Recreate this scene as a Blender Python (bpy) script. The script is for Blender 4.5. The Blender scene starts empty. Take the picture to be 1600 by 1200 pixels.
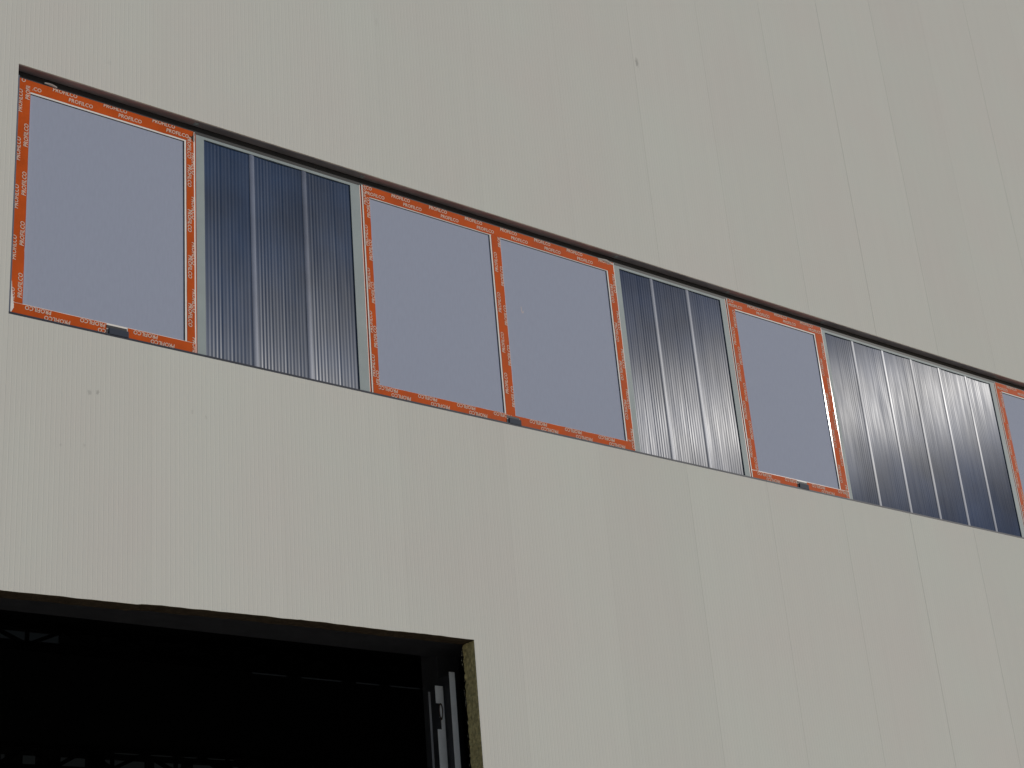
import bpy, bmesh, math, random
from mathutils import Vector, Matrix, noise

random.seed(7)
scene = bpy.context.scene
COL = scene.collection
G = 6.5            # height of the z datum (sill region) above the ground

# ------------------------------------------------------------------ camera
cam_data = bpy.data.cameras.new("camera")
cam = bpy.data.objects.new("camera", cam_data)
COL.objects.link(cam)
Rm = ((0.7766515593, -0.1874120655, -0.6014059138),
      (-0.6246809194, -0.3521354922, -0.6969751388),
      (-0.0811548171, 0.9169936274, -0.3905593205))
M = Matrix.Identity(4)
for r_ in range(3):
    for c_ in range(3):
        M[r_][c_] = Rm[r_][c_]
M[0][3], M[1][3], M[2][3] = -3.7638, -9.1564, -4.9435 + G
cam.matrix_world = M
cam_data.sensor_width = 36.0
cam_data.lens = 36.0 * 2596.6 / 1600.0
cam_data.clip_start = 0.1
cam_data.clip_end = 3000
scene.camera = cam

# ------------------------------------------------------------------ sky, sun
SUN_EL = math.radians(20.6)
SUN_AZ = math.radians(52.2)          # from the outward normal (-Y) towards +X
to_sun = Vector((math.sin(SUN_AZ) * math.cos(SUN_EL), -math.cos(SUN_AZ) * math.cos(SUN_EL), math.sin(SUN_EL)))
world = bpy.data.worlds.new("World")
scene.world = world
world.use_nodes = True
wn = world.node_tree
wn.nodes.clear()
wo = wn.nodes.new('ShaderNodeOutputWorld')
bg = wn.nodes.new('ShaderNodeBackground')
sky = wn.nodes.new('ShaderNodeTexSky')
sky.sky_type = 'NISHITA'
sky.sun_disc = False
sky.sun_elevation = SUN_EL
sky.sun_rotation = math.atan2(to_sun.x, to_sun.y)
bg.inputs['Strength'].default_value = 0.085
wn.links.new(sky.outputs[0], bg.inputs[0])
wn.links.new(bg.outputs[0], wo.inputs[0])

sd = bpy.data.lights.new("sun", 'SUN')
sd.energy = 3.6
sd.angle = math.radians(0.5)
sd.color = (1.0, 0.965, 0.92)
sun = bpy.data.objects.new("sun", sd)
COL.objects.link(sun)
sun.rotation_euler = to_sun.to_track_quat('Z', 'Y').to_euler()
sun.location = to_sun * 60

scene.view_settings.view_transform = 'Standard'
scene.view_settings.look = 'None'
scene.view_settings.gamma = 1
scene.view_settings.use_curve_mapping = False
scene.view_settings.exposure = -0.80
scene.render.engine = 'CYCLES'

# ------------------------------------------------------------------ materials
def mat(name, color, rough=0.5, metal=0.0, spec=0.5, ior=1.45):
    m = bpy.data.materials.new(name)
    m.use_nodes = True
    b = m.node_tree.nodes['Principled BSDF']
    b.inputs['Base Color'].default_value = (*color, 1)
    b.inputs['Roughness'].default_value = rough
    b.inputs['Metallic'].default_value = metal
    b.inputs['IOR'].default_value = ior
    b.inputs['Specular IOR Level'].default_value = spec
    return m

def N(m, t, **kw):
    n = m.node_tree.nodes.new(t)
    for k, v in kw.items():
        setattr(n, k, v)
    return n

def L(m, a, b):
    m.node_tree.links.new(a, b)

def vary(m, scale, amount, stretch=(1, 1, 1), bump=0.0, bump_scale=60, rough_var=0.0, detail=3):
    """multiply base colour with soft world-space noise, optional bump"""
    b = m.node_tree.nodes['Principled BSDF']
    col = tuple(b.inputs['Base Color'].default_value)
    geo = N(m, 'ShaderNodeNewGeometry')
    mp = N(m, 'ShaderNodeMapping')
    mp.inputs['Scale'].default_value = stretch
    L(m, geo.outputs['Position'], mp.inputs[0])
    nz = N(m, 'ShaderNodeTexNoise')
    nz.inputs['Scale'].default_value = scale
    nz.inputs['Detail'].default_value = detail
    L(m, mp.outputs[0], nz.inputs['Vector'])
    mr = N(m, 'ShaderNodeMapRange')
    mr.inputs[1].default_value = 0.25
    mr.inputs[2].default_value = 0.75
    mr.inputs[3].default_value = 1 - amount
    mr.inputs[4].default_value = 1 + amount
    L(m, nz.outputs[0], mr.inputs[0])
    mx = N(m, 'ShaderNodeVectorMath', operation='SCALE')
    mx.inputs[0].default_value = col[:3]
    L(m, mr.outputs[0], mx.inputs['Scale'])
    L(m, mx.outputs[0], b.inputs['Base Color'])
    if rough_var:
        r0 = b.inputs['Roughness'].default_value
        rr = N(m, 'ShaderNodeMapRange')
        rr.inputs[1].default_value = 0.25
        rr.inputs[2].default_value = 0.75
        rr.inputs[3].default_value = max(0.02, r0 - rough_var)
        rr.inputs[4].default_value = r0 + rough_var
        L(m, nz.outputs[0], rr.inputs[0])
        L(m, rr.outputs[0], b.inputs['Roughness'])
    if bump:
        n2 = N(m, 'ShaderNodeTexNoise')
        n2.inputs['Scale'].default_value = bump_scale
        n2.inputs['Detail'].default_value = 4
        L(m, geo.outputs['Position'], n2.inputs['Vector'])
        bp = N(m, 'ShaderNodeBump')
        bp.inputs['Strength'].default_value = 1
        bp.inputs['Distance'].default_value = bump
        L(m, n2.outputs[0], bp.inputs['Height'])
        L(m, bp.outputs[0], b.inputs['Normal'])
    return m

# painted steel facing of the wall panels, with the few scuffs the wall has
def wall_material():
    m = mat('cream_panel_paint', (0.62, 0.603, 0.555), 0.70, spec=0.02)
    nt = m.node_tree
    b = nt.nodes['Principled BSDF']
    geo = N(m, 'ShaderNodeNewGeometry')
    oi = N(m, 'ShaderNodeObjectInfo')
    # broad tone drift
    n1 = N(m, 'ShaderNodeTexNoise'); n1.inputs['Scale'].default_value = 0.9; n1.inputs['Detail'].default_value = 5
    L(m, geo.outputs['Position'], n1.inputs['Vector'])
    # vertical run marks
    mp = N(m, 'ShaderNodeMapping'); mp.inputs['Scale'].default_value = (14, 14, 0.5)
    L(m, geo.outputs['Position'], mp.inputs[0])
    n2 = N(m, 'ShaderNodeTexNoise'); n2.inputs['Scale'].default_value = 1.0; n2.inputs['Detail'].default_value = 4
    L(m, mp.outputs[0], n2.inputs['Vector'])
    ramp = N(m, 'ShaderNodeValToRGB')
    ramp.color_ramp.elements[0].position = 0.3
    ramp.color_ramp.elements[0].color = (0.606, 0.592, 0.560, 1)
    ramp.color_ramp.elements[1].position = 0.7
    ramp.color_ramp.elements[1].color = (0.598, 0.612, 0.572, 1)
    L(m, n1.outputs[0], ramp.inputs[0])
    def scale(sock, mn, mx, src0=0.25, src1=0.75):
        r = N(m, 'ShaderNodeMapRange')
        r.inputs[1].default_value = src0; r.inputs[2].default_value = src1
        r.inputs[3].default_value = mn; r.inputs[4].default_value = mx
        L(m, sock, r.inputs[0])
        return r.outputs[0]
    f = N(m, 'ShaderNodeMath', operation='MULTIPLY')
    L(m, scale(n2.outputs[0], 0.988, 1.012), f.inputs[0])
    L(m, scale(oi.outputs['Random'], 0.985, 1.015, 0, 1), f.inputs[1])
    cur = f.outputs[0]
    # small scuffs: (x, z, half width, half height, strength)
    nd = N(m, 'ShaderNodeTexNoise'); nd.inputs['Scale'].default_value = 60; nd.inputs['Detail'].default_value = 3
    L(m, geo.outputs['Position'], nd.inputs['Vector'])
    for (x, z, hx, hz, s) in ((0.560, -0.602, .016, .020, .20), (0.617, -0.592, .013, .016, .27), (0.374, -0.997, .010, .012, .12),
                              (0.532, -0.973, .012, .012, .12), (6.046, 3.895, .022, .050, .30), (1.30, -.594, .012, .016, .10),
                              (1.403, -.615, .012, .016, .10), (3.02, 3.2, .015, .05, .07), (0.66, 1.95, .02, .02, .05)):
        d = N(m, 'ShaderNodeVectorMath', operation='SUBTRACT')
        L(m, geo.outputs['Position'], d.inputs[0]); d.inputs[1].default_value = (x, 0, z + G)
        e = N(m, 'ShaderNodeVectorMath', operation='MULTIPLY')
        L(m, d.outputs[0], e.inputs[0]); e.inputs[1].default_value = (1 / hx, 0, 1 / hz)
        ln = N(m, 'ShaderNodeVectorMath', operation='LENGTH')
        L(m, e.outputs[0], ln.inputs[0])
        ad = N(m, 'ShaderNodeMath', operation='ADD')
        L(m, ln.outputs['Value'], ad.inputs[0])
        L(m, scale(nd.outputs[0], -.5, .7), ad.inputs[1])
        mk = N(m, 'ShaderNodeMapRange')
        mk.inputs[1].default_value = 0.6; mk.inputs[2].default_value = 1.25
        mk.inputs[3].default_value = 1 - s; mk.inputs[4].default_value = 1
        L(m, ad.outputs[0], mk.inputs[0])
        mu = N(m, 'ShaderNodeMath', operation='MULTIPLY')
        L(m, cur, mu.inputs[0]); L(m, mk.outputs[0], mu.inputs[1])
        cur = mu.outputs[0]
    sc = N(m, 'ShaderNodeVectorMath', operation='SCALE')
    L(m, ramp.outputs[0], sc.inputs[0]); L(m, cur, sc.inputs['Scale'])
    L(m, sc.outputs[0], b.inputs['Base Color'])
    # stucco embossing of the sheet
    n3 = N(m, 'ShaderNodeTexNoise'); n3.inputs['Scale'].default_value = 160; n3.inputs['Detail'].default_value = 2
    L(m, geo.outputs['Position'], n3.inputs['Vector'])
    bp = N(m, 'ShaderNodeBump'); bp.inputs['Distance'].default_value = 0.0006
    L(m, n3.outputs[0], bp.inputs['Height']); L(m, bp.outputs[0], b.inputs['Normal'])
    return m

M_WALL = wall_material()
M_LINER = mat('liner_paint', (0.10, 0.10, 0.10), 0.6)
M_FOAM = vary(mat('rigid_foam', (0.72, 0.60, 0.29), 0.95, spec=0.1), 30, 0.42, bump=0.010, bump_scale=80, detail=6)
M_FOAMD = vary(mat('shaded_foam', (0.085, 0.062, 0.040), 0.95, spec=0.1), 18, 0.3, bump=0.005, bump_scale=70)  # same foam core, its colour darkened to carry the shade under the lintel
M_FLAKE = mat('torn_foil', (0.62, 0.60, 0.50), 0.5)
M_PVC = mat('white_pvc', (0.82, 0.79, 0.76), 0.10, spec=0.03)
M_TAPE = vary(mat('orange_film', (0.53, 0.090, 0.016), 0.5, spec=0.03), 5, 0.14, bump=0.0010, bump_scale=45, rough_var=0.1)
M_PRINT = mat('pale_print', (0.70, 0.56, 0.48), 0.6, spec=0.03)
M_PANE = vary(mat('blue_grey_board', (0.336, 0.372, 0.482), 0.7, spec=0.10), 26, 0.035, stretch=(3, 1, .5), detail=8)
M_GASKET = mat('black_rubber', (0.02, 0.02, 0.024), 0.6)
M_ALU = vary(mat('mill_aluminium', (0.31, 0.36, 0.37), 0.55, spec=0.15), 6, 0.06)
M_TRIM = vary(mat('slate_trim', (0.125, 0.145, 0.19), 0.5, spec=0.2), 7, 0.12)
M_SILL = vary(mat('sill_metal', (0.036, 0.042, 0.060), 0.5, spec=0.15), 7, 0.2)
M_SOFFIT = vary(mat('dark_flashing', (0.50, 0.44, 0.44), 0.45, metal=0.6, spec=.3), 5, 0.18, stretch=(.8, 3, 3), rough_var=0.08)
M_BRK = mat('bracket_slate', (0.045, 0.055, 0.08), 0.6, spec=0.1)
M_GAPDARK = mat('gap_black', (0.018, 0.018, 0.02), 0.6)  # near-black; at the window head it paints in the shade of the gap
M_STEEL = vary(mat('dark_steel', (0.05, 0.05, 0.055), 0.6), 8, 0.2)
M_RAIL = vary(mat('galvanised_rail', (0.92, 0.90, 0.88), 0.6), 12, 0.08)
M_RAILDARK = mat('grey_lip', (0.42, 0.41, 0.42), 0.5)
M_RUST = vary(mat('rusty_edge', (0.06, 0.03, 0.018), 0.9), 40, 0.3)
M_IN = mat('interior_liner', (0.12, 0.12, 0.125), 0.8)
M_ROOF = mat('roof_sheet', (0.3, 0.3, 0.3), 0.6)

def poly_material(name, base, rough, spec=0.05, aniso=0.9):
    m = mat(name, base, rough, ior=1.58, spec=spec)
    b = m.node_tree.nodes['Principled BSDF']
    # extruded sheet: fine lines run upright, so highlights spread sideways
    b.inputs['Anisotropic'].default_value = aniso
    tv = N(m, 'ShaderNodeCombineXYZ'); tv.inputs[0].default_value = 1.0
    L(m, tv.outputs[0], b.inputs['Tangent'])
    geo = N(m, 'ShaderNodeNewGeometry')
    mp = N(m, 'ShaderNodeMapping'); mp.inputs['Scale'].default_value = (1, 1, 0.05)
    L(m, geo.outputs['Position'], mp.inputs[0])
    nz = N(m, 'ShaderNodeTexNoise'); nz.inputs['Scale'].default_value = 34; nz.inputs['Detail'].default_value = 4
    L(m, mp.outputs[0], nz.inputs['Vector'])
    r = N(m, 'ShaderNodeMapRange')
    r.inputs[1].default_value = .3; r.inputs[2].default_value = .7
    r.inputs[3].default_value = rough - .03; r.inputs[4].default_value = rough + .05
    L(m, nz.outputs[0], r.inputs[0]); L(m, r.outputs[0], b.inputs['Roughness'])
    n2 = N(m, 'ShaderNodeTexNoise'); n2.inputs['Scale'].default_value = 1.6; n2.inputs['Detail'].default_value = 3
    L(m, geo.outputs['Position'], n2.inputs['Vector'])
    rp = N(m, 'ShaderNodeValToRGB')
    rp.color_ramp.elements[0].position = .35; rp.color_ramp.elements[0].color = (*[c * .75 for c in base], 1)
    rp.color_ramp.elements[1].position = .7; rp.color_ramp.elements[1].color = (*[c * 1.35 for c in base], 1)
    L(m, n2.outputs[0], rp.inputs[0]); L(m, rp.outputs[0], b.inputs['Base Color'])
    return m
M_POLY = poly_material('rough_polycarbonate', (0.012, 0.034, 0.088), 0.31, 0.24, 0.78)  # same sheet in every bay, roughness and gloss set per bay
M_POLY2 = poly_material('grey_polycarbonate', (0.022, 0.040, 0.092), 0.29, 0.075)
M_POLY3 = poly_material('smooth_polycarbonate', (0.026, 0.046, 0.102), 0.265, 0.031)
M_SEAM = poly_material('polycarbonate_seam', (0.130, 0.155, 0.225), 0.36, 0.24)

def ground_material():
    m = mat('yard_gravel', (0.47, 0.45, 0.41), 0.9)
    vary(m, 1.5, 0.25, bump=0.01, bump_scale=25, detail=8)
    return m
M_GROUND = ground_material()
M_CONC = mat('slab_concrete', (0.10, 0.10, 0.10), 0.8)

m = mat('dim_glazing', (0.5, 0.55, 0.6), 0.4)
nt = m.node_tree
tr = nt.nodes.new('ShaderNodeBsdfTransparent'); tr.inputs[0].default_value = (0.19, 0.17, 0.15, 1)
nt.links.new(tr.outputs[0], nt.nodes['Material Output'].inputs[0])
M_DIM = m

# ------------------------------------------------------------------ helpers
def link(name, me, parent=None, label=None):
    o = bpy.data.objects.new(name, me)
    COL.objects.link(o)
    if parent is not None:
        o.parent = parent
    if label:
        o['label'] = label
    return o

def mesh(name, verts, faces, mats, parent=None, label=None, fmat=None, smooth=False):
    me = bpy.data.meshes.new(name)
    me.from_pydata([(v[0], v[1], v[2]) for v in verts], [], faces)
    for mm in (mats if isinstance(mats, (list, tuple)) else [mats]):
        me.materials.append(mm)
    if fmat:
        for p, i in zip(me.polygons, fmat):
            p.material_index = i
    if smooth:
        for p in me.polygons:
            p.use_smooth = True
    me.update()
    return link(name, me, parent, label)

def boxes(lst):
    """lst of (x0,x1,y0,y1,z0,z1) with z above the datum"""
    v, f = [], []
    for (x0, x1, y0, y1, z0, z1) in lst:
        b = len(v)
        for z in (z0 + G, z1 + G):
            v += [(x0, y0, z), (x1, y0, z), (x1, y1, z), (x0, y1, z)]
        f += [(b, b + 3, b + 2, b + 1), (b + 4, b + 5, b + 6, b + 7), (b, b + 1, b + 5, b + 4),
              (b + 1, b + 2, b + 6, b + 5), (b + 2, b + 3, b + 7, b + 6), (b + 3, b, b + 4, b + 7)]
    return v, f

def box(name, dims, m, parent=None, label=None, bevel=0.0):
    v, f = boxes([dims] if not isinstance(dims, list) else dims)
    o = mesh(name, v, f, m, parent, label)
    if bevel:
        bm = bmesh.new(); bm.from_mesh(o.data)
        bmesh.ops.bevel(bm, geom=bm.edges[:], offset=bevel, segments=2, affect='EDGES', profile=0.6)
        bm.to_mesh(o.data); bm.free()
    return o

# ------------------------------------------------------------------ ground
gs = 600
g = mesh('ground', [(-gs, -gs, 0), (gs, -gs, 0), (gs, gs, 0), (-gs, gs, 0)], [(0, 1, 2, 3)], M_GROUND)
g['kind'] = 'structure'

# ------------------------------------------------------------------ warehouse
hall = bpy.data.objects.new('warehouse', None)
COL.objects.link(hall)
hall['label'] = 'cream metal clad warehouse with a ribbon window of orange taped frames above a dark doorway'
hall['category'] = 'warehouse'

TOP = 9.0
ZT, ZB, ZD = 1.706, -0.1715, -1.940
X0, X1 = -8, 24
WIN0, WIN1 = 0.0, 16.0
DOORL, DOORR = -3.0, 3.563
TH = 0.131
lint = [(-3.0, -1.975), (-2.2, -1.990), (-1.6, -1.978), (-.9, -1.984), (-.4, -1.976), (0.018, -1.981), (0.041, -1.983), (0.216, -1.978), (0.42, -1.975), (0.60, -1.9745), (0.774, -1.971), (0.908, -1.970), (0.935, -1.965),
        (1.063, -1.958), (1.38, -1.954), (1.757, -1.947), (2.076, -1.946), (2.10, -1.942), (2.355, -1.941), (2.7, -1.943), (2.993, -1.940), (3.03, -1.9365), (3.16, -1.937), (3.4, -1.9385), (3.563, -1.937)]
_lr = random.Random(3)
LJ = [(x, z) for x, z in lint]
def lintel_z(x):
    for (a, za), (b, zb) in zip(LJ, LJ[1:]):
        if a <= x <= b:
            return za + (zb - za) * (x - a) / (b - a) + 0.0035 * noise.noise(Vector((x * 9, 0, 3)))
    return LJ[-1][1] if x > 0 else LJ[0][1]

NR = 30
def make_prof(ga, gb):
    """front profile of a panel; ga, gb scale the recess at its left and right joint"""
    pr = [(0.0, 0.0010 * ga), (0.0007 * ga, 0.0010 * ga), (0.0012 * ga, 0.0004), (0.0028 * ga, 0.0)]
    for i in range(1, NR):
        c = i / NR
        pr += [(c - .0045, 0), (c - .0015, .00036), (c + .0015, .00036), (c + .0045, 0)]
    return pr + [(1 - 0.0028 * gb, 0.0), (1 - 0.0012 * gb, 0.0004), (1 - 0.0007 * gb, 0.0010 * gb), (1.0, 0.0010 * gb)]
_jr = random.Random(5)
GAP = {c: _jr.uniform(.5, 1.2) for c in range(X0, X1 + 1)}
GAP.update({0: .6, 1: .35, 2: .35, 3: .5, 4: .5, 5: .45, 6: .9, 7: .8, 8: .9, 9: 1.5, 10: 1.15, 11: .6, 12: 1.2, 13: .6})

def panel_mesh(name, zlo, zhi, xa=0.0, xb=1.0, off=0):
    """front profile between xa..xb, zlo may be a function of world x"""
    prof = make_prof(GAP[off], GAP[off + 1])
    pts = [p for p in prof if xa < p[0] < xb]
    if xa > 0: pts = [(xa, 0.0)] + pts
    else: pts = [prof[0]] + [p for p in pts if p[0] > 0]
    if xb < 1: pts = pts + [(xb, 0.0)]
    else: pts = pts + [prof[-1]]
    zf = zlo if callable(zlo) else (lambda x: zlo)
    v, f, fm = [], [], []
    n = len(pts)
    for (x, y) in pts:
        z = zf(x + off)
        v += [(x, y, z + G), (x, y, zhi + G), (x, TH, z + G), (x, TH, zhi + G)]
    for i in range(n - 1):
        a, b = 4 * i, 4 * (i + 1)
        f.append((a, b, b + 1, a + 1)); fm.append(0)
        f.append((b + 2, a + 2, a + 3, b + 3)); fm.append(1)
        f.append((a, a + 2, b + 2, b)); fm.append(2)
        f.append((a + 1, b + 1, b + 3, a + 3)); fm.append(2)
    me = bpy.data.meshes.new(name)
    me.from_pydata(v, [], f)
    for mm in (M_WALL, M_LINER, M_FOAM): me.materials.append(mm)
    for p, i in zip(me.polygons, fm): p.material_index = i
    return me

for c in range(X0, X1):
    def put(me):
        o = link('wall_panel', me, hall); o.location.x = c; return o
    inwin = WIN0 <= c < WIN1
    if inwin: put(panel_mesh('wall_panel', ZT, TOP, off=c))
    hi = ZB if inwin else TOP
    if DOORL <= c < 3:
        put(panel_mesh('wall_panel', lintel_z, hi, off=c))
    elif c == 3:
        a = panel_mesh('wall_panel', lintel_z, hi, 0.0, DOORR - 3, off=c)
        b = panel_mesh('wall_panel', -G, hi, DOORR - 3, 1.0, off=c)
        bm = bmesh.new(); bm.from_mesh(a); bm.from_mesh(b)
        bmesh.ops.remove_doubles(bm, verts=bm.verts, dist=1e-5)
        bm.to_mesh(a); bm.free()
        put(a)
    elif inwin: put(panel_mesh('wall_panel', -G, ZB, off=c))
    else: put(panel_mesh('wall_panel', -G, TOP, off=c))

# building shell: side walls, rear wall, roof, slab
D = 20.5
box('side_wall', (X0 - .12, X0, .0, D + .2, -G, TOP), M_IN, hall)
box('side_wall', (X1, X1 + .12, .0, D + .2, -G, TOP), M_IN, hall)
RZ = ((1.30, 1.56), (1.66, 1.72), (3.49, 3.56), (3.72, 3.92))
edges = [-G] + [e for r in RZ for e in r] + [TOP]
fill = [(X0, X1, D, D + .12, edges[i], edges[i + 1]) for i in range(0, len(edges), 2)]
LIT = {0: [(8.5, 8.75), (9.05, 9.35), (9.8, 10.35), (10.5, 11.6), (11.75, 12.4), (12.6, 13.2), (13.5, 14.0)],
       1: [(9.05, 9.35), (10.2, 10.6), (10.9, 12.2), (12.4, 13.6)],
       2: [(14.0, 14.9), (15.2, 16.3), (16.6, 17.3), (17.5, 18.4)],
       3: [(7.0, 9.75)]}
for k, (a, b) in enumerate(RZ):
    x = X0
    for (p, q) in LIT[k]:
        fill.append((x, p, D, D + .12, a, b)); x = q
        box('rear_window', (p, q, D + .05, D + .055, a - .01, b + .01), M_DIM, hall)
    fill.append((x, X1, D, D + .12, a, b))
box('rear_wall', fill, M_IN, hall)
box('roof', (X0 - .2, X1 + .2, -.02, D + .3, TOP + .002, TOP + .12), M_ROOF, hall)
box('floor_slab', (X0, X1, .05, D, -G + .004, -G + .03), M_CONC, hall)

# lattice girders in front of the far light slits
def girder(z0, z1, y, step, seed):
    rr = random.Random(seed)
    parts = []
    gobj = box('lattice_girder', [(X0, X1, y - .05, y + .05, z0 - .10, z0), (X0, X1, y - .05, y + .05, z1, z1 + .07)], M_STEEL, hall)
    v, f = [], []
    x = X0 + .4
    k = 0
    def bar(xa, za, xb, zb, w):
        b = len(v)
        dx, dz = xb - xa, zb - za
        l = math.hypot(dx, dz); nx, nz = -dz / l * w / 2, dx / l * w / 2
        for yy in (y - .025, y + .025):
            v.extend([(xa + nx, yy, za + nz + G), (xa - nx, yy, za - nz + G), (xb - nx, yy, zb - nz + G), (xb + nx, yy, zb + nz + G)])
        f.extend([(b, b + 1, b + 2, b + 3), (b + 7, b + 6, b + 5, b + 4), (b, b + 4, b + 5, b + 1), (b + 1, b + 5, b + 6, b + 2), (b + 2, b + 6, b + 7, b + 3), (b + 3, b + 7, b + 4, b)])
    while x < X1 - 1:
        s = step * rr.uniform(.8, 1.25)
        bar(x, z0, x, z1, .07)
        bar(x, z0, x + s * .5, z1, .07)
        bar(x + s * .5, z1, x + s, z0, .07)
        if rr.random() < .12:
            bar(x + s * .7, z0, x + s * .7, z1, .35)
        x += s; k += 1
    mesh('web_bars', v, f, M_STEEL, gobj)
girder(1.28, 1.60, 20.1, 1.1, 4)
girder(3.52, 3.85, 20.1, 1.5, 9)
# beam over the doorway and steel post behind the right jamb
box('header_beam', (-3.4, 3.9, .145, .56, -1.925, -1.55), M_STEEL, hall, 'dark steel beam behind the top of the doorway')
post = box('steel_post', [(3.60, 3.80, .50, .70, -G + .03, 3.0)], M_STEEL, hall, 'dark steel post just inside the right side of the doorway')
box('mounting_flange', (3.522, 3.571, .265, .269, -G + .03, -2.113), M_RAIL, post)
box('channel_web', (3.571, 3.575, .265, .50, -G + .03, -2.113), M_STEEL, post)
nz0, nz1 = -2.505, -2.315
box('door_guide', [(3.486, 3.555, .395, .399, nz1, -2.187), (3.524, 3.555, .395, .399, nz0, nz1), (3.486, 3.555, .395, .399, -G + .03, nz0)], M_RAIL, post)
box('guide_lip', (3.482, 3.498, .475, .479, -G + .03, -2.215), M_RAILDARK, post)
box('guide_side', (3.555, 3.600, .393, .60, -G + .03, -2.187), M_STEEL, post)
# burnt slot rim
v, f = [], []
cx_, cz_, n_ = 3.5235, -2.372, 28
for i in range(n_):
    a = 2 * math.pi * i / n_
    wob = 1 + .06 * math.sin(3 * a)
    for (ra, rb) in ((.0185 * wob, .062 * wob), (.0105, .047)):
        v.append((cx_ + ra * math.cos(a), .3925, cz_ + rb * math.sin(a) + G))
        v.append((cx_ + ra * math.cos(a), .3952, cz_ + rb * math.sin(a) + G))
for i in range(n_):
    a, b = 4 * i, 4 * ((i + 1) % n_)
    f += [(a, b, b + 2, a + 2), (a, a + 1, b + 1, b), (a + 2, b + 2, b + 3, a + 3)]
mesh('slot_rim', v, f, M_RUST, post, 'burnt oval rim on the pale door guide')
box('slot_plate', (3.512, 3.534, .3965, .3975, -2.42, -2.325), M_RAIL, post)

# foam core edges of the doorway
def foam_grid(name, n1, n2, fn, m, label=None):
    v = [fn(i / n1, j / n2) for i in range(n1 + 1) for j in range(n2 + 1)]
    f = [(i * (n2 + 1) + j, (i + 1) * (n2 + 1) + j, (i + 1) * (n2 + 1) + j + 1, i * (n2 + 1) + j + 1) for i in range(n1) for j in range(n2)]
    return mesh(name, v, f, m, hall, label)
def fb(x, y, z, s):
    p = Vector((x, y, z))
    return noise.noise(p * s) + .5 * noise.noise(p * s * 2.3) + .3 * noise.noise(p * s * 5)
def jamb(u, w):
    z = -1.944 - u * 1.3
    y = 0.0025 + w * (TH - 0.0025 + .006 * noise.noise(Vector((0, 4, z * 30))) * w)
    edge = max(0, (w - .8) / .2)
    dx = .0055 * fb(1, y * 2, z, 30) + .002 + edge * .009 * max(0, fb(5, 0, z, 22) + .2)
    if w == 0: dx = -.001
    return (DOORR - .001 - dx if w else DOORR - .0005, y, z + G)
foam_grid('foam_edge', 220, 20, jamb, M_FOAM, 'rough cut olive foam edge down the right side of the doorway')
box('foam_edge', (DOORR - .003, DOORR + .01, .0025, TH, -G, -1.944 - 1.3), M_FOAM, hall)
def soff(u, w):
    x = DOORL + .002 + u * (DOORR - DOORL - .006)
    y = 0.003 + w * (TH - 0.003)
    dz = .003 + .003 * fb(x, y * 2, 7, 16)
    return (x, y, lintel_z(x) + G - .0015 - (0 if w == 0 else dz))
foam_grid('foam_edge', 330, 8, soff, M_FOAMD, 'foam edge along the top of the doorway, darkened brown with painted shade')
# torn bits of foil on the inner edge
v, f = [], []
rr = random.Random(11)
for (z, h) in ((-1.992, .035), (-2.045, .018), (-2.083, .016), (-2.205, .014), (-2.275, .05), (-2.335, .05), (-2.38, .03), (-2.50, .03), (-2.60, .018), (-2.66, .03), (-2.735, .02), (-2.80, .02)):
    b = len(v)
    yy = TH - rr.uniform(.004, .022)
    for k in range(4):
        t = k / 3
        v.append((DOORR - .024 - rr.uniform(0, .006), yy + rr.uniform(-.003, .004), z - h * t + G))
        v.append((DOORR - .017 - rr.uniform(0, .004), yy + rr.uniform(.006, .011), z - h * t + G + rr.uniform(-.003, .003)))
    for k in range(3):
        f.append((b + 2 * k, b + 2 * k + 1, b + 2 * k + 3, b + 2 * k + 2))
o = mesh('torn_foil', v, f, M_FLAKE, hall, 'pale torn bits along the inner edge of the foam')
o['kind'] = 'stuff'

# ------------------------------------------------------------------ ribbon window surround
YF = 0.070                                  # front plane of the frames
segs = [(-.004, 1.366), (1.368, 2.820), (2.822, 5.503), (5.505, 6.903), (6.905, 8.230), (8.232, 11.022), (11.024, 12.42), (12.422, 16.0)]
for (a, b) in segs:
    v, f = [], []
    for x in (a, b):
        for (y, z) in ((.004, ZT - .0005), (.004, ZT - .0025), (.006, ZT - .0045), (.128, ZT - .002), (.1295, ZT - .0005), (.10, ZT - .0005), (.05, ZT - .0005)):
            v.append((x, y, z + G))
    n = 7
    for i in range(n - 1):
        f.append((i, i + 1, n + i + 1, n + i))
    f.append(tuple(range(n))); f.append(tuple(range(2 * n - 1, n - 1, -1)))
    sf = mesh('head_flashing', v, f, M_SOFFIT, hall)
for x in (1.367, 2.821, 5.504, 6.904, 8.231, 11.023):
    box('flashing_clip', (x - .016, x + .020, .030, .060, ZT - .0075, ZT - .0035), M_ALU, hall)
box('head_shade_strip', (.002, 16.0, .0745, .2, 1.634, ZT - .0045), M_GAPDARK, hall)  # black strip added as painted shade between flashing and frames
box('sill_flashing', [(.002, 5.6, .052, .064, ZB - .01, -.128), (5.602, 11.0, .052, .064, ZB - .01, -.128), (11.002, 16, .052, .064, ZB - .01, -.128),
                      (.002, 16, .001, .052, ZB + .0012, ZB + .0032)], M_SILL, hall)
box('corner_trim', [(.001, .036, .060, .075, -.128, 1.66)], M_TRIM, hall, 'slate grey trim down the left end of the ribbon window')
box('corner_trim', (15.97, 15.999, .060, .075, -.128, 1.66), M_TRIM, hall)
box('backing_frame', [(.036, 16, .16, .2, -.16, -.10), (.036, .05, .075, .16, -.12, 1.64)], M_GAPDARK, hall)

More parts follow.
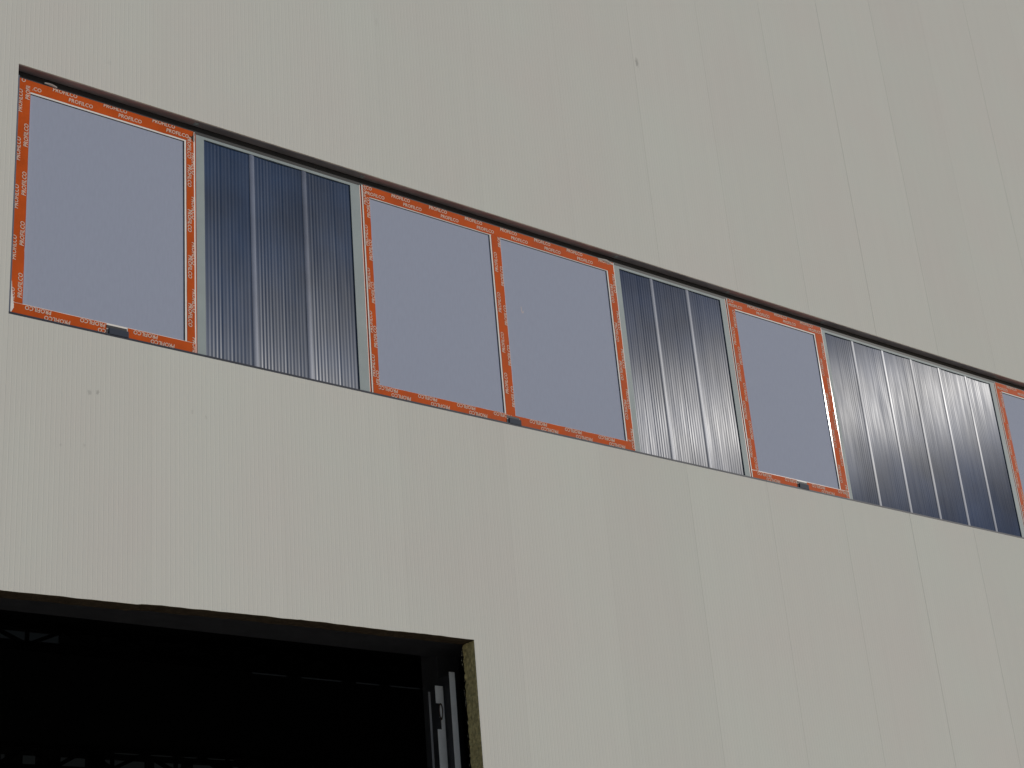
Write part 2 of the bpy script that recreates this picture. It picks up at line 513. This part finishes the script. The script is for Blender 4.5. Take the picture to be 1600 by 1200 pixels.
# ------------------------------------------------------------------ printed words
cu = bpy.data.curves.new('word', 'FONT')
cu.body = 'PROFILCO'
cu.size = 1.0
cu.offset = 0.014
cu.shear = 0.12
cu.resolution_u = 2
cu.fill_mode = 'FRONT'
wo_ = bpy.data.objects.new('word', cu)
COL.objects.link(wo_)
bpy.context.view_layer.update()
wm = bpy.data.meshes.new_from_object(wo_.evaluated_get(bpy.context.evaluated_depsgraph_get()))
bpy.data.objects.remove(wo_)
xs = [v_.co.x for v_ in wm.vertices]; ys = [v_.co.y for v_ in wm.vertices]
WL, WH = 0.180, 0.031
WV = [((v_.co.x - min(xs)) / (max(xs) - min(xs)) * WL, (v_.co.y - (min(ys) + max(ys)) / 2) / (max(ys) - min(ys)) * WH) for v_ in wm.vertices]
WFc = [tuple(p.vertices) for p in wm.polygons]
bpy.data.meshes.remove(wm)

WORDS = {}
def lettering(parent, way, starts, center, clip, y=YF - .0032):
    """way: R right, U upside down, UP reading upwards, DN reading downwards; clip=(x0,x1,z0,z1)"""
    for s in starts:
        s += random.uniform(-.004, .004)
        cc = center + random.uniform(-.0012, .0012)
        ox, oz = (s, cc) if way in 'RU' and way != 'UP' else (cc, s)
        loc = []
        for (u, w) in WV:
            loc.append({'R': (u, w), 'U': (-u, -w), 'UP': (-w, u), 'DN': (w, -u)}[way])
        cl = (clip[0] - ox, clip[1] - ox, clip[2] - oz, clip[3] - oz)
        lx = [q[0] for q in loc]; lz = [q[1] for q in loc]
        cut = min(lx) < cl[0] or max(lx) > cl[1] or min(lz) < cl[2] or max(lz) > cl[3]
        me = None if cut else WORDS.get(way)
        if me is None:
            me = bpy.data.meshes.new('lettering')
            me.from_pydata([(a, 0, c) for a, c in loc], [], WFc)
            if cut:
                bm = bmesh.new(); bm.from_mesh(me)
                for co, no in (((cl[0], 0, 0), (-1, 0, 0)), ((cl[1], 0, 0), (1, 0, 0)), ((0, 0, cl[2]), (0, 0, -1)), ((0, 0, cl[3]), (0, 0, 1))):
                    bmesh.ops.bisect_plane(bm, geom=bm.verts[:] + bm.edges[:] + bm.faces[:], plane_co=co, plane_no=no, clear_outer=True)
                nleft = len(bm.faces)
                bm.to_mesh(me); bm.free()
                if not nleft:
                    bpy.data.meshes.remove(me); continue
            else:
                WORDS[way] = me
            me.materials.append(M_PRINT)
        o = link('lettering', me, parent)
        o.location = (ox, y, oz + G)

def film(parent, x0, x1, z0, z1, y=YF - .0016, seed=0, label=None, t=.0014):
    """thin protective film laid on a frame member, edges slightly uneven"""
    lx, lz = x1 - x0, z1 - z0
    vert = lz > lx
    n = max(8, int(max(lx, lz) / .03))
    v, f = [], []
    for i in range(n + 1):
        q = i / n
        e0 = .0014 * noise.noise(Vector((q * n * .35, seed, 1)))
        e1 = .0014 * noise.noise(Vector((q * n * .35, seed, 9)))
        for j in range(4):
            w = j / 3
            e = e0 * (1 - w) + e1 * w
            dy = -.0007 * abs(noise.noise(Vector((q * n * .5, w * 2, seed)))) if j in (1, 2) else 0
            if vert: v.append((x0 + w * lx + e, y + dy, z0 + q * lz + G))
            else: v.append((x0 + q * lx, y + dy, z0 + w * lz + e + G))
    for i in range(n):
        for j in range(3):
            a = i * 4 + j
            f.append((a, a + 1, a + 5, a + 4) if vert else (a, a + 4, a + 5, a + 1))
    o = mesh('protective_film', v, f, M_TAPE, parent, label)
    md = o.modifiers.new('t', 'SOLIDIFY'); md.thickness = t; md.offset = -1
    return o

GT, GB = 1.547, -0.045       # pane top and bottom
FT, FB = 1.647, -0.127       # film top and bottom

def window(label, x0, x1, lights, film_l, film_r, white_l=True, white_r=True):
    """x0,x1 outer frame; lights = list of (pane x0, pane x1)"""
    bars = [(x0, lights[0][0])] + [(a[1], b[0]) for a, b in zip(lights, lights[1:])] + [(lights[-1][1], x1)]
    lst = [(a, b, YF, .15, GB, GT) for a, b in bars]
    lst += [(x0, x1, YF, .15, GT, FT - .002), (x0, x1, YF, .15, FB + .002, GB)]
    w = box('window', lst, M_PVC, hall, label)
    for (a, b) in lights:
        box('infill_pane', (a + .0005, b - .0005, YF + .008, YF + .030, GB + .0005, GT - .0005), M_PANE, w)
        t = .0034
        box('gasket', [(a + .0003, a + t, YF + .0060, YF + .0078, GB + t, GT - t), (b - t, b - .0003, YF + .0060, YF + .0078, GB + t, GT - t),
                       (a + .0003, b - .0003, YF + .0060, YF + .0078, GT - t, GT - .0003), (a + .0003, b - .0003, YF + .0060, YF + .0078, GB + .0003, GB + t)], M_GASKET, w)
    return w, bars

def bracket(w, xa, xb, label=None):
    box('opener_bracket', (xa + .012, xb, .052, YF - .0035, -.135, -.082), M_BRK, w, label, bevel=.003)
    box('bracket_slot', (xa, xb - .008, YF - .0045, YF - .0022, -.080, -.060), M_GASKET, w)

def curl(parent, pts, label=None, m=None):
    """a peeled strip of white film backing: list of (x, z, height, lift)"""
    v, f = [], []
    for (x, z, h, l) in pts:
        v += [(x, YF - .003, z + G), (x, YF - .004 - l * .6, z + h * .5 + G), (x, YF - .003 - l, z + h + G)]
    for i in range(len(pts) - 1):
        for j in range(2):
            a = i * 3 + j
            f.append((a, a + 3, a + 4, a + 1))
    o = mesh('peeled_film', v, f, m or M_PVC, parent, label)
    md = o.modifiers.new('t', 'SOLIDIFY'); md.thickness = .0008
    return o

# --- first window
w, _ = window('single taped window at the far left of the ribbon with a corner of film torn', .0365, 1.373, [(.119, 1.288)], 0, 0)
film(w, .0375, .1185, GB, GT + .01, seed=1)
film(w, .0375, 1.362, GT + .012, FT, seed=2)
film(w, 1.3025, 1.3625, GB, GT + .010, seed=3)
film(w, .0375, .703, FB, GB - .004, seed=4)
film(w, .858, 1.366, FB, GB - .004, seed=5)
film(w, 1.3745, 1.3815, FB, FT - .01, y=YF + .004, seed=6)
lettering(w, 'R', [.017, .393, .768, 1.146], 1.592, (.13, 1.36, 0, 2))
lettering(w, 'R', [-.095, .280, .655, 1.035], 1.636, (.05, 1.362, 0, FT - .002))
lettering(w, 'UP', [1.49, 1.118, .742, .368, -.006], .098, (0, 2, -.04, 1.60))
lettering(w, 'UP', [1.381, 1.004, .635, .257, -.12], .0475, (.039, 2, -.09, 1.64))
lettering(w, 'DN', [1.59, 1.357, .990, .620, .25], 1.326, (0, 2, GB, 1.6))
lettering(w, 'DN', [1.464, 1.097, .729, .364, -.005], 1.357, (0, 1.3615, FB, 2))
lettering(w, 'U', [.318, .692, 1.075], -.068, (.12, 1.36, -.125, 0))
lettering(w, 'U', [.445, .820, 1.202], -.109, (.05, 1.36, FB + .002, 0))
bracket(w, .703, .858, 'grey opener bracket at the foot of the first window')
v = [(.0375, YF - .0036, -.121), (.046, YF - .0036, -.118), (.060, YF - .004, -.085), (.054, YF - .0045, -.03), (.046, YF - .004, .03), (.0405, YF - .0036, .10), (.0375, YF - .0036, .10)]
mesh('bare_corner', [(a, b, c + G) for a, b, c in v], [tuple(range(7))], M_PVC, w, 'white corner left bare where the film is torn')
curl(w, [(.215, 1.660, .006, .004), (.24, 1.659, .008, .010), (.27, 1.656, .008, .014), (.305, 1.652, .006, .008)])
mesh('film_tear', [(x, YF - .0034, z + G) for x, z in ((1.325, 1.605), (1.350, 1.575), (1.362, 1.560), (1.362, 1.62), (1.345, 1.600))], [(0, 1, 2, 3, 4)], M_RUST, w)
curl(w, [(1.362, 1.640, .004, .003), (1.368, 1.610, .012, .010), (1.366, 1.585, .010, .006), (1.370, 1.56, .006, .003)])

# --- double window
w2, _ = window('wide double taped window with a central mullion in the middle of the photo', 2.832, 5.492, [(2.902, 4.097), (4.207, 5.396)], 0, 0)
film(w2, 2.8435, 2.9015, GB, GT + .01, seed=11)
film(w2, 2.8435, 5.482, GT + .006, FT, seed=12)
film(w2, 4.1115, 4.204, GB - .002, GT + .004, seed=13)
film(w2, 5.411, 5.484, GB, GT + .006, seed=14)
film(w2, 2.8435, 4.112, FB, GB - .002, seed=15)
film(w2, 4.245, 5.486, FB, GB - .002, seed=16)
film(w2, 4.112, 4.245, -.066, GB - .002, seed=19)
film(w2, 2.8175, 2.8300, FB, FT - .01, y=YF + .006, seed=17)
box('frame_edge', [(2.8105, 2.8165, YF + .001, YF + .02, FB, FT - .01)], M_PVC, w2)
lettering(w2, 'R', [2.865, 3.229, 3.595, 3.961, 4.327, 4.693, 5.059], 1.582, (2.85, 5.48, 0, 2))
lettering(w2, 'R', [2.751, 3.117, 3.483, 3.848, 4.213, 4.578, 4.945, 5.311], 1.629, (2.85, 5.44, 0, FT - .002))
lettering(w2, 'UP', [1.36, .993, .628, .254, -.11], 2.886, (0, 2.9015, -.05, 1.56))
lettering(w2, 'UP', [1.475, 1.108, .739, .372, .009], 2.852, (2.8440, 9, -.1, 1.64))
lettering(w2, 'UP', [1.212, .848, .492, .134], 4.138, (0, 9, GB, GT))
lettering(w2, 'UP', [1.457, 1.098, .744, .387, .028], 4.192, (0, 4.2038, GB, GT))
lettering(w2, 'DN', [1.422, 1.055, .694, .33, -.03], 5.430, (5.4112, 9, GB, GT))
lettering(w2, 'DN', [1.532, 1.172, .809, .44, .075], 5.470, (0, 5.4835, FB, 1.6))
lettering(w2, 'U', [3.064 + .366 * i for i in range(7)], -.066, (2.89, 5.40, -.12, GB - .003))
lettering(w2, 'U', [3.180, 3.545, 3.911, 4.642, 5.009, 5.376], -.107, (2.85, 5.48, FB + .002, 0))
bracket(w2, 4.112, 4.245, 'dark opener bracket under the mullion')
curl(w2, [(5.30, 1.640, .004, .003), (5.34, 1.636, .010, .010), (5.39, 1.630, .016, .018), (5.44, 1.622, .012, .014), (5.485, 1.622, .008, .004)], 'white flap of film peeling off the top right corner')
mesh('scratch', [(x, YF + .0075, z + G) for x, z in ((4.372, .958), (4.376, .958), (4.380, .925), (4.386, .905), (4.383, .895), (4.377, .915))], [(0, 1, 2, 3, 4, 5)], M_PRINT, w2, 'small white scratch on the right hand pane')
mesh('scratch', [(x, YF + .0075, z + G) for x, z in ((4.392, .925), (4.396, .924), (4.398, .905), (4.394, .905))], [(0, 1, 2, 3)], M_PRINT, w2)

# --- third window
w3, _ = window('single taped window between two ribbed grey sheets right of centre', 6.904, 8.229, [(7.000, 8.103)], 0, 0)
film(w3, 6.914, 6.9995, GB, GT + .01, seed=21)
film(w3, 6.914, 8.219, GT + .012, FT, seed=22)
film(w3, 8.118, 8.222, GB, GT + .010, seed=23)
film(w3, 6.914, 7.503, FB, GB - .006, seed=24)
film(w3, 7.640, 8.222, FB, GB - .006, seed=25)
film(w3, 6.888, 6.9005, FB, FT - .01, y=YF + .006, seed=27)
box('frame_edge', [(6.880, 6.887, YF + .001, YF + .02, FB, FT - .01)], M_PVC, w3)
lettering(w3, 'R', [6.925, 7.293, 7.661, 8.028], 1.588, (6.92, 8.21, 0, 2))
lettering(w3, 'R', [6.815, 7.183, 7.548, 7.914], 1.633, (6.92, 8.21, 0, FT - .002))
lettering(w3, 'UP', [1.36, .99, .62, .25, -.10], 6.975, (0, 9, -.05, 1.56))
lettering(w3, 'UP', [1.18, .81, .44, .07], 6.935, (6.915, 9, -.1, 1.64))
lettering(w3, 'DN', [1.30, .93, .56, .20], 8.140, (0, 9, GB, GT))
lettering(w3, 'DN', [1.48, 1.11, .745, .38, .01], 8.195, (0, 9, FB, 1.6))
lettering(w3, 'U', [7.155, 7.52, 7.886, 8.25], -.070, (6.93, 8.2, -.12, GB - .007))
lettering(w3, 'U', [7.27, 8.01], -.109, (6.93, 8.2, FB + .002, 0))
bracket(w3, 7.503, 7.640, 'dark opener bracket at the foot of the third window')

# --- fourth window, cut by the right edge of the photograph
w4, _ = window('taped window at the right edge of the photo, past the widest ribbed sheet', 11.036, 12.38, [(11.135, 12.28)], 0, 0)
film(w4, 11.046, 11.1345, GB, GT + .01, seed=31)
film(w4, 11.046, 12.37, GT + .012, FT, seed=32)
film(w4, 12.292, 12.37, GB, GT + .010, seed=33)
film(w4, 11.046, 12.37, FB, GB - .006, seed=34)
film(w4, 11.0215, 11.0325, FB, FT - .01, y=YF + .006, seed=37)
box('frame_edge', [(11.013, 11.020, YF + .001, YF + .02, FB, FT - .01)], M_PVC, w4)
lettering(w4, 'R', [11.07, 11.44, 11.81, 12.17], 1.588, (11.05, 12.36, 0, 2))
lettering(w4, 'R', [11.25, 11.62, 11.99], 1.633, (11.05, 12.36, 0, FT - .002))
lettering(w4, 'UP', [1.36, .99, .62, .25, -.10], 11.110, (0, 19, -.05, 1.56))
lettering(w4, 'UP', [1.18, .81, .44, .07], 11.068, (0, 19, -.1, 1.64))
lettering(w4, 'DN', [1.30, .93, .56, .20], 12.32, (0, 19, GB, GT))
lettering(w4, 'U', [11.40, 11.77, 12.14], -.070, (11.05, 12.3, -.12, GB - .007))

# ------------------------------------------------------------------ ribbed polycarbonate bays
PITCH = .457
def bay(label, fx0, a, b, fx1, seams, jit=(.5, 1.05), m=None, hot=1.0):
    fr = box('glazing_bay', [(fx0, a, YF + .002, .13, -.125, 1.632), (b, fx1, YF + .002, .13, -.125, 1.632),
                             (a, b, YF + .002, .13, 1.6105, 1.632), (a, b, YF + .002, .13, -.16, -.125)], M_ALU, hall, label)
    cuts = [a] + [s for s in seams] + [b]
    rr = random.Random(int(a * 100))
    for k, (p, q) in enumerate(zip(cuts, cuts[1:])):
        p2 = p + (.019 if k else .0005)
        q2 = q - (.019 if k < len(cuts) - 2 else .0005)
        rp = PITCH / 16
        v, f = [], []
        nx = int(round((q2 - p2) / rp)) * 8
        amp0 = .0014
        rows = 17
        for i in range(nx + 1):
            x = p2 + (q2 - p2) * i / nx
            ph = 2 * math.pi * (i % 8) / 8
            ridx = i // 8
            rv = random.Random(ridx * 13 + int(p * 50)).uniform(*jit) * (hot if ridx in (1, 2, 3, 4, 7, 8) else 1)
            s = 0.5 - 0.5 * math.cos(ph)
            # flat topped flutes, each sheet bows a little between its seams
            t = (x - p2) / (q2 - p2)
            for j in range(rows):
                zz = -.1245 + (1.610 + .1245) * j / (rows - 1)
                bow = .004 * math.sin(math.pi * t) + 0.0013 * noise.noise(Vector((x * 1.3, zz * 1.7, 5)))
                v.append((x, YF + .010 + amp0 * rv * s + bow, zz + G))
        for i in range(nx):
            for j in range(rows - 1):
                c = i * rows + j
                f.append((c, c + rows, c + rows + 1, c + 1))
        mesh('ribbed_sheet', v, f, m or M_POLY3, fr, smooth=True)
    for s in seams:
        v, f = [], []
        n = 12
        for i in range(n + 1):
            t = math.pi * i / n
            for z in (-.1245, 1.610):
                v.append((s - .021 * math.cos(t), YF + .0092 - .0042 * math.sin(t) ** 1.5, z + G))
        for i in range(n):
            f.append((2 * i, 2 * i + 2, 2 * i + 3, 2 * i + 1))
        mesh('sheet_seam', v, f, M_SEAM, fr, smooth=True)
    return fr

bay('dark blue ribbed sheet bay with two upright seams, right of the first window', 1.3825, 1.449, 2.726, 2.8095, [1.850, 2.306], jit=(.3, .7), m=M_POLY, hot=1.9)
bay('grey ribbed sheet bay with two bright upright seams between double and third window', 5.4935, 5.553, 6.817, 6.8795, [5.942, 6.389], m=M_POLY2, hot=1.5)
bay('widest ribbed sheet bay with five bright upright seams, right of the third window', 8.2305, 8.275, 10.948, 11.0125, [8.687, 9.150, 9.607, 10.065, 10.522])
bay('ribbed sheet bay past the right hand window', 12.3815, 12.45, 15.9, 15.968, [12.9 + .457 * i for i in range(7)])
